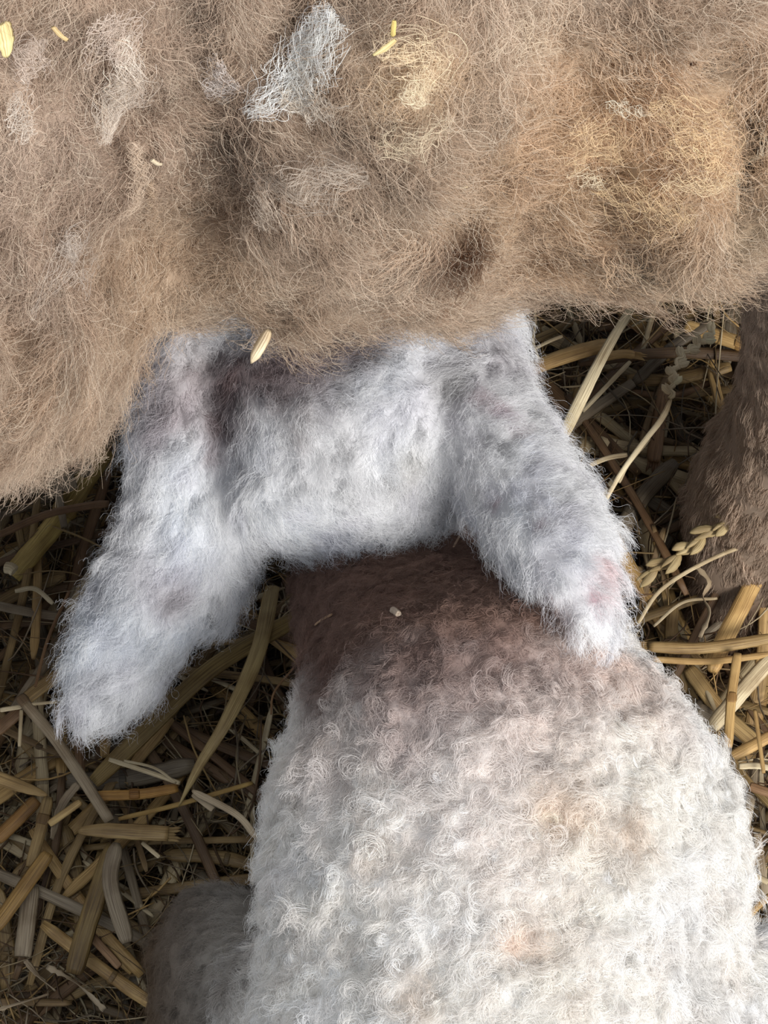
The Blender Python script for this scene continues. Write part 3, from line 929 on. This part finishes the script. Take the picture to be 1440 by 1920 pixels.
def stalk(pts, wpx, col, label, z=.012, zs=None, name='straw_stalk', taper=(.75, .75), tk=.45, joint=None, ragged=.03, n=22, cat='straw', twist=0, fray=None, width=None):
    zs = zs or [z] * len(pts)
    path = [P(a, b, c) for (a, b), c in zip(pts, zs)]
    M = Mesh()
    w_ = pxw(wpx, np.mean(zs))
    wid = w_ if width is None else [w_ * k for k in width]
    p, side, wd = strip(M, path, wid, w_ * tk, col, taper, n, 10, ragged=ragged, twist=twist)
    if fray:
        ends = [(p[-1], unit(p[-1] - p[-3]), side[-1])] if fray == 'end' else [(p[0], unit(p[0] - p[2]), side[0])]
        for q, t, sd in ends:
            for k in range(5):
                o_ = sd * w_ * (k - 2) * .17
                strip(M, [q + o_ - t * .002, q + o_ + t * random.uniform(.001, .003), q + o_ * 1.3 + t * random.uniform(.003, .006) + np.array([0, 0, random.uniform(-.001, .001)])], w_ * .2, w_ * .1, col * .9, (1, .2), 5, 6)
    c = p.mean(0)
    o = M.build(name, shift=c)
    tag(o, label, cat)
    if joint is not None:
        i = int(joint * (len(p) - 1))
        t = unit(p[min(i + 1, len(p) - 1)] - p[max(i - 1, 0)])
        M2 = Mesh()
        ww = wd[i]
        strip(M2, [p[i] - t * .0022, p[i] - t * .0007, p[i] + t * .0007, p[i] + t * .0022], [ww * .98, ww * 1.14, ww * 1.14, ww * .98], w_ * (tk + .1), col * np.array([.62, .55, .48]), (1, 1), 8, 10)
        j = M2.build('joint', parent=o, shift=c)
        j.location = (0, 0, 0)
    return o


H = stalk
# right of the lamb
H([(1204, 545), (1130, 668), (1045, 838)], 22, CREAM, 'long pale cream flat straw blade slanting down from the fleece to the lamb\'s cheek', zs=[.105, .09, .095], taper=(.5, .35), tk=.22, width=[.6, .9, 1.15, 1.1])
H([(985, 695), (1060, 668), (1125, 650), (1150, 652)], 30, GOLD, 'thick short yellow straw stalk under the long cream blade, right of the lamb\'s head', z=.03, joint=.1)
H([(1120, 672), (1165, 664), (1190, 666)], 18, GOLD, 'small split yellow straw stub crossing just right of the long cream blade', z=.034, fray='end')
H([(1182, 678), (1140, 722), (1092, 772)], 9, PALE, 'thin straight straw sliver right of the cream blade, running parallel to it', z=.036)
H([(1284, 610), (1340, 628), (1412, 650)], 30, GOLD * .85, 'stout tan straw stalk in the top right corner behind the bare wheat ear', z=.02, joint=.85)
H([(1175, 712), (1260, 712), (1370, 688)], 26, OLIVE, 'olive brown straw stalk lying level behind the bare wheat ear', z=.012, fray='start')
H([(1185, 735), (1260, 742), (1340, 715)], 14, BROWN, 'narrow brown straw just below the olive stalk behind the wheat ear', z=.012)
H([(1246, 730), (1236, 800), (1226, 868)], 28, BROWN * 1.1, 'upright brown straw tube under the bare wheat ear stem', z=.014, fray='end')
H([(1105, 872), (1140, 858), (1176, 852)], 10, PALE, 'small pale hooked straw scrap left of the wheat ear stem', z=.035)
H([(1068, 800), (1110, 818), (1165, 842)], 26, BROWN, 'wide dull brown straw piece half hidden beside the lamb\'s right cheek', z=.01)
H([(1440, 1035), (1398, 1120), (1350, 1215), (1335, 1260)], 34, GOLD, 'thick golden straw stalk rising to the right edge below the ewe\'s foot', z=.035, taper=(.8, .5))
H([(1215, 1212), (1320, 1214), (1450, 1196)], 22, OLIVE * 1.15, 'long level straw bundle stem touching the lamb\'s shoulder', z=.045, fray='start')
H([(1222, 1236), (1330, 1240), (1450, 1226)], 13, GOLD * .9, 'slim golden straw lying level right below the long olive stem', z=.04)
H([(1195, 1170), (1240, 1105), (1330, 1050), (1450, 1002)], 8, PALE * .95, 'long thin curved straw stem arching below the green wheat ear', z=.06, n=30)
H([(1225, 1175), (1280, 1130), (1345, 1122)], 6, PALE * .8, 'hair-thin curved straw beneath the arching stem right of the ear tip', z=.05)
H([(1306, 1062), (1330, 1092), (1318, 1118), (1330, 1150), (1312, 1195)], 12, GREY * 1.25, 'crinkled pale grey dry leaf between the wheat ear and the golden stalk', z=.05, ragged=.35, tk=.2, twist=3, name='dry_leaf', cat='leaf')
H([(1290, 1250), (1350, 1330), (1420, 1395)], 30, OLIVE * 1.1, 'broad olive straw blade slanting to the right edge beside the lamb\'s shoulder', z=.02, tk=.2)
H([(1450, 1232), (1390, 1300), (1335, 1365)], 30, PALE, 'broad pale straw blade slanting up to the right edge beside the lamb\'s shoulder', z=.04, tk=.25)
H([(1384, 1225), (1372, 1310), (1366, 1402)], 18, GOLD * .95, 'upright golden straw standing next to the lamb\'s right shoulder', z=.05, joint=.5)
H([(1372, 1420), (1410, 1400), (1450, 1378)], 22, GOLD, 'short yellow straw poking out at the widest right side of the lamb', z=.045)
H([(1385, 1437), (1420, 1436), (1452, 1442)], 12, CREAM, 'bright cream straw chip at the right edge beside the lamb\'s flank', z=.05)
H([(1415, 1330), (1425, 1400), (1432, 1450)], 8, GOLD * .8, 'thin dark gold straw near the right edge above the cream chip', z=.055)
H([(1405, 1475), (1450, 1490)], 18, BROWN * 1.2, 'brown straw stub at the right edge level with the lamb\'s flank', z=.04)
H([(1420, 1560), (1428, 1620), (1436, 1680)], 16, GREY, 'grey straw strip hugging the right edge beside the lamb\'s hip', z=.045, tk=.2)
H([(1404, 1718), (1425, 1695), (1450, 1678)], 14, GOLD * .85, 'short golden straw just above the lamb\'s right haunch', z=.06)
H([(1412, 1640), (1440, 1655)], 12, PALE, 'small pale straw bit tucked by the lamb\'s right side near the haunch', z=.055)
H([(1418, 522), (1432, 530), (1450, 532)], 14, CREAM, 'white papery husk scrap at the right edge beneath the fleece', z=.09, ragged=.3, name='husk_scrap', cat='husk')
H([(1412, 484), (1432, 496), (1455, 505)], 8, GOLD, 'thin yellow straw at the right edge against the fleece rim', z=.16)
H([(1000, 560), (1004, 600), (1000, 640), (1010, 672)], 5, PALE * .9, 'pale thread-like root hanging by the lamb\'s right cheek under the fleece', z=.05, name='dry_root', cat='root')
H([(1000, 655), (1030, 640), (1055, 630)], 7, PALE * .9, 'thin pale straw touching the lamb\'s right cheek beside the thread-like root', z=.05)
# left of the lamb
H([(22, 1078), (100, 985), (198, 842)], 42, lin(176, 152, 88), 'very thick olive yellow straw stalk left of the lamb\'s ear, pointing up right', zs=[.02, .025, .02], joint=.55, taper=(.9, .8), tk=.5)
H([(8, 1064), (20, 1066), (27, 1072)], 22, CREAM, 'round cream straw end stub at the left edge by the thick olive stalk', z=.04, tk=.8)
H([(99, 848), (118, 885), (134, 920)], 28, GREY, 'grey broad straw strip at the fleece rim, left one of a close pair', z=.03, tk=.2)
H([(140, 832), (155, 862), (166, 892)], 28, GREY * .8, 'darker grey broad straw strip at the fleece rim, right one of a close pair', z=.03, tk=.2)
H([(-5, 1004), (85, 965), (165, 948), (205, 944)], 15, BROWN, 'brown straw lying across the thick olive stalk at the left edge', z=.05)
H([(28, 1108), (66, 1104), (100, 1132)], 9, CREAM * .85, 'bent pale hook of straw below the thick olive stalk', z=.04)
H([(130, 1108), (90, 1198), (66, 1288)], 6, BROWN * 1.4, 'long thin reddish twig left of the drooping left ear', z=.07, name='thin_twig', cat='twig', n=28)
H([(42, 1313), (102, 1384), (151, 1455), (206, 1540)], 21, GREY * 1.05, 'long grey brown straw stalk running from its joint down right below the left ear tip', z=.06, joint=.02, taper=(.9, .9))
H([(44, 1316), (80, 1288), (125, 1258)], 26, OLIVE * 1.05, 'olive straw running from the grey stalk\'s joint up under the left ear tip', z=.045)
H([(-8, 1372), (20, 1348), (40, 1330)], 24, BROWN, 'brown straw end reaching the grey stalk\'s joint from the left edge', z=.04)
H([(0, 1332), (42, 1325)], 9, CREAM, 'tiny bright cream straw left of the grey stalk\'s joint', z=.055)
H([(46, 1322), (108, 1316)], 6, PALE, 'thin pale straw right of the grey stalk\'s joint beside the ear tip', z=.06)
H([(40, 1330), (36, 1400)], 7, PALE * .9, 'thin pale straw hanging straight down from the grey stalk\'s joint', z=.055)
H([(-6, 1458), (40, 1475), (90, 1492)], 25, OLIVE * 1.1, 'tapering olive straw stalk entering from the left edge to a pointed end', z=.055, taper=(1, .2), width=[1, 1, .8, .3])
H([(90, 1494), (78, 1545), (56, 1626)], 22, OLIVE, 'olive straw stalk hanging down from the pointed stalk\'s end', z=.04, joint=.35)
H([(60, 1662), (52, 1730), (44, 1794)], 32, GREY * .9, 'broad grey tan straw tube near the bottom left edge', z=.035, taper=(.8, .9))
H([(-8, 1740), (48, 1662), (92, 1600)], 28, lin(150, 118, 66), 'brownish golden straw crossing above the broad grey tube at lower left', z=.045)
H([(146, 1558), (200, 1558), (316, 1564)], 30, OLIVE, 'short thick olive straw with a broken right end, lying level', z=.065, taper=(.5, .95), fray='end', width=[.5, .95, 1, 1])
H([(176, 1492), (262, 1489), (334, 1477)], 19, lin(178, 134, 70), 'orange brown straw stalk lying level above the broken olive straw', z=.05, joint=.52)
H([(575, 1148), (400, 1251), (267, 1376), (176, 1466)], 34, lin(138, 116, 70), 'longest wide olive brown straw running from the lamb\'s neck down left', zs=[.055, .06, .055, .045], tk=.3, n=34)
H([(512, 1100), (484, 1224), (427, 1349), (373, 1438), (333, 1516)], 30, lin(178, 156, 108), 'long folded straw blade tapering to a sharp tip between ear and shoulder', zs=[.06, .075, .08, .075, .065], taper=(.9, .1), tk=.22, n=34, width=[1, 1, 1, .85, .6, .2])
H([(204, 1424), (275, 1447), (338, 1469)], 9, PALE * .9, 'thin split pale straw lying across the long grey stalk\'s right', z=.06)
H([(232, 1426), (290, 1440), (330, 1468)], 5, PALE * .8, 'thread-thin pale straw fibre beside the thin split straw', z=.062)
H([(360, 1482), (444, 1527), (482, 1572)], 13, GREY * 1.5, 'curved whitish straw ribbon ending at the lamb\'s left shoulder', z=.07, tk=.2, taper=(.3, .4))
H([(362, 1488), (400, 1518)], 12, GREY * 1.4, 'short whitish straw ribbon end beside the curved ribbon', z=.066, tk=.2)
H([(222, 1536), (333, 1509), (474, 1468)], 9, lin(176, 146, 86), 'thin golden straw pointing at the lamb\'s left shoulder above the ribbon', z=.062)
H([(147, 1380), (152, 1460)], 17, BROWN, 'upright brown straw below the tip of the left ear', z=.03)
H([(148, 1468), (116, 1512), (97, 1573)], 16, GREY * .95, 'curling grey dry leaf left of the long grey stalk', z=.055, tk=.15, ragged=.15, twist=1.2, name='dry_leaf', cat='leaf')
H([(152, 1503), (92, 1546)], 14, lin(206, 176, 120), 'short light gold straw peg by the curling grey leaf', z=.06)
H([(212, 1585), (160, 1740), (136, 1826)], 36, lin(122, 100, 58), 'wide dark olive straw blade below the broken straw at lower left', z=.05, tk=.2)
H([(218, 1580), (206, 1655), (238, 1768)], 30, GREY * .8, 'bent grey brown straw blade right of the wide dark olive one', z=.055, tk=.2, taper=(.4, .6))
H([(166, 1750), (224, 1814)], 16, BROWN * 1.2, 'short brown straw slanting at the lower end of the dark olive blade', z=.04)
H([(46, 1800), (72, 1830), (104, 1858)], 10, GREY, 'small crinkled grey leaf in the bottom left corner beneath the grey tube', z=.05, ragged=.3, twist=2, tk=.2, name='dry_leaf', cat='leaf')
H([(88, 1812), (130, 1834), (160, 1858), (196, 1894)], 12, GREY * 1.15, 'longer crinkled pale leaf twisting towards the bottom edge at lower left', z=.055, ragged=.35, twist=3, tk=.2, name='dry_leaf', cat='leaf')
H([(-5, 1894), (40, 1880), (92, 1864)], 8, GREY * 1.05, 'thin crumpled pale fibre at the very bottom left corner', z=.05, ragged=.3, twist=2)
H([(266, 1580), (299, 1608)], 8, PALE, 'short pale straw splinter under the broken olive straw', z=.05)
H([(552, 1250), (514, 1298), (508, 1340)], 4, BROWN * 1.3, 'fine curved rootlet in the dark gap beside the lamb\'s neck', z=.08, name='dry_root', cat='root')
H([(-6, 1575), (30, 1540), (70, 1500)], 26, lin(150, 112, 62), 'orange brown straw slanting up from the left edge to the pointed stalk', z=.03)


# ---- the two wheat ears
def wheat_ear(path_px, zs, wpx, col, label, stem_px, stem_z, spike, n_sp):
    path = [P(a, b, c) for (a, b), c in zip(path_px, zs)]
    stem = [P(a, b, c) for (a, b), c in zip(stem_px, stem_z)]
    base = stem[0]
    root = bpy.data.objects.new('wheat_ear', None)
    root.location = base
    tag(root, label, 'wheat ear')
    COL.objects.link(root)
    M = Mesh()
    strip(M, stem, [pxw(wpx * .7, .04), pxw(wpx, .04)], pxw(wpx * .4, .04), col * .95, (1, .4), 24, 8)
    o = M.build('stem', parent=root, shift=base); o.location = (0, 0, 0)
    # zig-zag rachis
    M = Mesh()
    p = catmull(path, n_sp * 2 + 1)
    tan = unit(np.gradient(p, axis=0)); side = unit(np.cross(tan, [0, 0, 1]))
    z_ = p.copy()
    for i in range(len(p)):
        z_[i] += side[i] * (1 if i % 2 else -1) * pxw(3.5, .04)
    strip(M, z_, pxw(11, .04), pxw(9, .04), col, (.8, .4), len(p) * 4, 8, ragged=.15)
    o = M.build('rachis', parent=root, shift=base); o.location = (0, 0, 0)
    for i in range(n_sp):
        q = p[2 * i + 1]; t = tan[2 * i + 1]; sd = side[2 * i + 1] * (1 if i % 2 else -1)
        L = pxw(spike[0], .04) * random.uniform(.8, 1.15); w_ = pxw(spike[1], .04)
        M = Mesh()
        d = unit(t * spike[2] + sd * spike[3] + np.array([0, 0, .25]))
        strip(M, [q, q + d * L * .5 + sd * w_ * .15, q + d * L], [w_ * .5, w_, w_ * .95, w_ * .15], w_ * .55, col * random.uniform(.88, 1.08), (.6, .1), 12, 10, ragged=.06)
        if spike[4]:
            strip(M, [q, q + unit(d - sd * .35) * L * .55, q + unit(d - sd * .3) * L * .95], [w_ * .4, w_ * .8, w_ * .1], w_ * .5, col * .92, (.6, .1), 10, 8)
        o = M.build('husk', parent=root, shift=base); o.location = (0, 0, 0)
    return root


wheat_ear([(1258, 748), (1262, 700), (1285, 660), (1310, 645), (1340, 618)], [.085] * 5, 12, lin(255, 238, 200),
          'bare knobbly pale wheat ear on a thin curved stem, right of the cream blade',
          [(1136, 935), (1165, 885), (1205, 830), (1240, 785), (1258, 748)], [.06, .06, .07, .08, .085], (24, 14, .9, 1.0, True), 9)
H([(1160, 905), (1178, 870), (1218, 822)], 8, PALE * .85, 'split side strip of the bare wheat ear\'s curved stem', z=.055)
wheat_ear([(1470, 920), (1400, 958), (1330, 1000), (1262, 1048), (1222, 1072)], [.075, .075, .07, .065, .06], 8, lin(186, 166, 122),
          'plump closed wheat ear lying across the ewe\'s hoof at right edge',
          [(1560, 870), (1510, 895), (1470, 920)], [.075, .075, .075], (46, 17, 1.0, .35, True), 11)

# ---- 250 further stalks one can tell apart only by where they lie
protos = []


def rand_stalk(M, L, w_, col, c, ang, tilt, bend, r, tk=.4, n=12, m=7, tw=0):
    d = np.array([math.cos(ang) * math.cos(tilt), math.sin(ang) * math.cos(tilt), math.sin(tilt)])
    s_ = np.array([-math.sin(ang), math.cos(ang), 0])
    pts = [c + d * L * (t - .5) + s_ * bend * L * math.sin(t * math.pi + 0.6) + np.array([0, 0, 1]) * bend * .3 * L * math.cos(t * 4) for t in (0, .33, .66, 1)]
    strip(M, pts, w_, w_ * tk, col, (r.uniform(.3, .9), r.uniform(.2, .9)), n, m, ragged=.06, twist=tw, r=r)


r_ = random.Random(5)
cols = [GOLD * .8, PALE * .85, OLIVE * .8, BROWN * .8, GREY * .85, lin(160, 134, 90), lin(136, 112, 78), lin(106, 82, 56), lin(176, 158, 124), BROWN * .6, GREY * .6]
for k in range(14):
    M = Mesh()
    L = r_.uniform(.05, .15); w_ = r_.choice([.002, .003, .004, .005, .006, .0075])
    col = cols[k % len(cols)] * r_.uniform(.8, 1.0)
    rand_stalk(M, L, w_, col, np.zeros(3), 0, 0, r_.uniform(-.08, .08), r_, n=16, m=9)
    o = M.build('straw_stalk')
    j = None
    if k % 2 == 0 and w_ > .003:
        M = Mesh()
        pp = np.array([L * r_.uniform(-.2, .2), 0, 0])
        bx = o.data.vertices
        near = [v.co for v in bx if abs(v.co.x - pp[0]) < L * .06]
        pp = np.array(sum(near, Vector()) / len(near)) if near else pp
        strip(M, [pp - [.0015, 0, 0], pp - [.0005, 0, 0], pp + [.0005, 0, 0], pp + [.0015, 0, 0]], [w_, w_ * 1.15, w_ * 1.15, w_], w_ * .5, col * .55, (1, 1), 6, 8)
        j = M.build('joint', parent=o)
    protos.append((o, j, L))

regions = [  # (pixel box, share, label, group)
    ((0, 820, 240, 1300), 48, 'dull tan straw in the bedding between the fleece rim and the left ear', 'straws left of the drooping ear'),
    ((0, 1300, 300, 1900), 62, 'dim brown straw in the shadowed bedding in the bottom left corner', 'straws in the bottom left corner'),
    ((230, 1130, 560, 1620), 44, 'dark straw in the gap between the left ear and the lamb\'s shoulder', 'straws in the gap behind the left ear'),
    ((960, 540, 1400, 1000), 66, 'tangled straw in the bedding between the lamb\'s head and the ewe\'s leg', 'straws between lamb and ewe leg'),
    ((1150, 980, 1440, 1320), 36, 'straw in the bedding right of the lamb\'s right ear tip', 'straws right of the ear tip'),
    ((1340, 1320, 1440, 1740), 22, 'straw at the right edge of the photo beside the lamb\'s flank', 'straws beside the flank'),
]
used = set()
for (x0, y0, x1, y1), cnt, lab, grp in regions:
    for k in range(cnt):
        i = r_.randrange(len(protos))
        src, sj, L = protos[i]
        if i in used:
            o = src.copy(); COL.objects.link(o)
            if sj:
                c = sj.copy(); COL.objects.link(c); c.parent = o
        else:
            o = src; used.add(i)
        z = r_.uniform(-.012, .022)
        for _ in range(30):
            o.location = P(r_.uniform(x0, x1), r_.uniform(y0, y1), z)
            if not inside(*o.location): break
        o.rotation_euler = (r_.uniform(-.5, .5), r_.uniform(-.28, .28), r_.uniform(0, 6.28))
        s_ = r_.uniform(.65, 1.05)
        o.scale = (s_, s_, s_)
        tag(o, lab, 'straw', grp)
for i, (o, j, L) in enumerate(protos):
    if i not in used:
        if j: bpy.data.objects.remove(j)
        bpy.data.objects.remove(o)

# ---- the uncountable bedding under and between them
M = Mesh()
r_ = random.Random(11)
x0, x1, y0, y1 = -.42, .42, -.12, .72


def bed_spot():
    if r_.random() < .8:
        return P(r_.uniform(-150, 1590), r_.uniform(350, 2050), -.03)[:2]
    return (r_.uniform(x0, x1), r_.uniform(y0, y1))


for k in range(2600):
    x, y = bed_spot()
    z = r_.uniform(-.070, -.006)
    w_ = r_.choice([.0015, .002, .003, .004, .005])
    c = r_.choice(cols) * r_.uniform(.4, .9)  # deep stalks coloured darker to paint in the shade of the crevices
    if inside(x, y, z): continue
    rand_stalk(M, r_.uniform(.03, .09), w_, c, np.array([x, y, z]), r_.uniform(0, 6.28), r_.gauss(0, .22), r_.gauss(0, .07), r_, n=7, m=6)
for k in range(10000):   # fine chaff and curled fibres
    x, y = bed_spot()
    z = r_.uniform(-.05, .014)
    w_ = r_.uniform(.0003, .0012)
    c = r_.choice(cols) * r_.uniform(.5, 1.1)
    if inside(x, y, z): continue
    rand_stalk(M, r_.uniform(.012, .045), w_, c, np.array([x, y, z]), r_.uniform(0, 6.28), r_.gauss(0, .45), r_.gauss(0, .22), r_, n=8, m=4, tw=r_.uniform(-3, 3), tk=.4)
for k in range(2600):   # wiry fibres lying on top
    x, y = bed_spot()
    c = r_.choice(cols) * r_.uniform(.6, 1.2)
    rand_stalk(M, r_.uniform(.02, .06), r_.uniform(.0004, .001), c, np.array([x, y, r_.uniform(.0, .024)]), r_.uniform(0, 6.28), r_.gauss(0, .3), r_.gauss(0, .16), r_, n=10, m=4, tw=r_.uniform(-2, 2), tk=.5)
o = M.build('straw_bedding')
tag(o, 'deep tangled mat of brown straw and chaff covering the pen floor', 'straw bedding', kind='stuff')

# ================================================================== bits caught in the wool
def surf_bit(surf, a, b, wpx, col, name, label, cat, off=.003, width=None, tk=.4, ragged=.1):
    ha, hb = hit(surf.bvh, *a), hit(surf.bvh, *b)
    if ha is None:
        up_ = hit(surf.bvh, a[0], a[1] - 60)
        if up_ is None: return None
        dd = ray(*a); dd = dd / np.linalg.norm(dd)
        ha = (CAM + dd * np.linalg.norm(up_[0] - CAM), up_[1])
    if hb is None:
        dd = ray(*b); dd = dd / np.linalg.norm(dd)
        hb = (CAM + dd * np.linalg.norm(ha[0] - CAM), ha[1])
    off = off * (2.2 if surf is ewe else 1)
    pa, pb = ha[0] + unit(CAM - ha[0]) * off, hb[0] + unit(CAM - hb[0]) * off
    n_ = unit(ha[1] + hb[1])
    w_ = wpx / F_PX * np.linalg.norm(pa - CAM)
    M = Mesh()
    strip(M, [pa, (pa + pb) / 2 + n_ * .0004, pb], [w_ * k for k in (width or [1, 1, 1])], w_ * tk, col, (.6, .6), 14, 10, normal=n_, ragged=ragged)
    c = (pa + pb) / 2
    o = M.build(name, shift=c)
    tag(o, label, cat)
    return o


surf_bit(ewe, (4, 44), (14, 106), 40, lin(252, 226, 168), 'straw_flake', 'broad bright yellow straw flake stuck in the fleece at the top left edge', 'straw flake', off=.006, width=[.8, 1, .9, .5], tk=.15)
surf_bit(ewe, (98, 50), (126, 76), 10, lin(226, 200, 150), 'straw_chip', 'small pale yellow straw chip in the fleece near the top left', 'straw chip', off=.006)
surf_bit(ewe, (698, 104), (742, 74), 14, lin(252, 226, 168), 'straw_chip', 'bright cream straw chip in the fleece at the top middle', 'straw chip', off=.007, width=[.4, 1, .8])
surf_bit(ewe, (736, 68), (739, 38), 10, lin(250, 222, 140), 'straw_chip', 'tiny deep yellow straw chip at the very top middle of the fleece', 'straw chip', off=.007)
surf_bit(ewe, (284, 300), (303, 309), 9, lin(236, 220, 192), 'straw_chip', 'tiny cream straw chip in the upper left fleece', 'straw chip', off=.006)
surf_bit(ewe, (853, 350), (878, 350), 7, lin(232, 214, 180), 'straw_chip', 'small flat cream straw chip in the middle of the fleece, right of center', 'straw chip', off=.006)
surf_bit(ewe, (1295, 120), (1305, 118), 8, lin(90, 60, 40), 'dirt_speck', 'small dark brown speck in the fleece at upper right', 'dirt', off=.005)
sd = surf_bit(ewe, (505, 618), (470, 682), 27, lin(232, 212, 178), 'grain_husk', 'plump tan grain husk hanging at the fleece rim over the lamb\'s head', 'grain husk', off=.012, width=[.5, .95, 1, .8, .15], tk=.6, ragged=.02)
surf_bit(lamb, (590, 1172), (622, 1152), 7, lin(206, 172, 140), 'straw_chip', 'small tan straw sliver on the brown nape of the lamb', 'straw chip', off=.006)
surf_bit(lamb, (735, 1143), (748, 1152), 14, lin(222, 204, 184), 'straw_crumb', 'tiny round cream crumb in the middle of the lamb\'s brown nape', 'crumb', off=.006, tk=.8)
surf_bit(lamb, (850, 1026), (862, 1004), 4, lin(236, 206, 180), 'straw_chip', 'thin upright straw splinter at the back of the lamb\'s head', 'straw chip', off=.008)
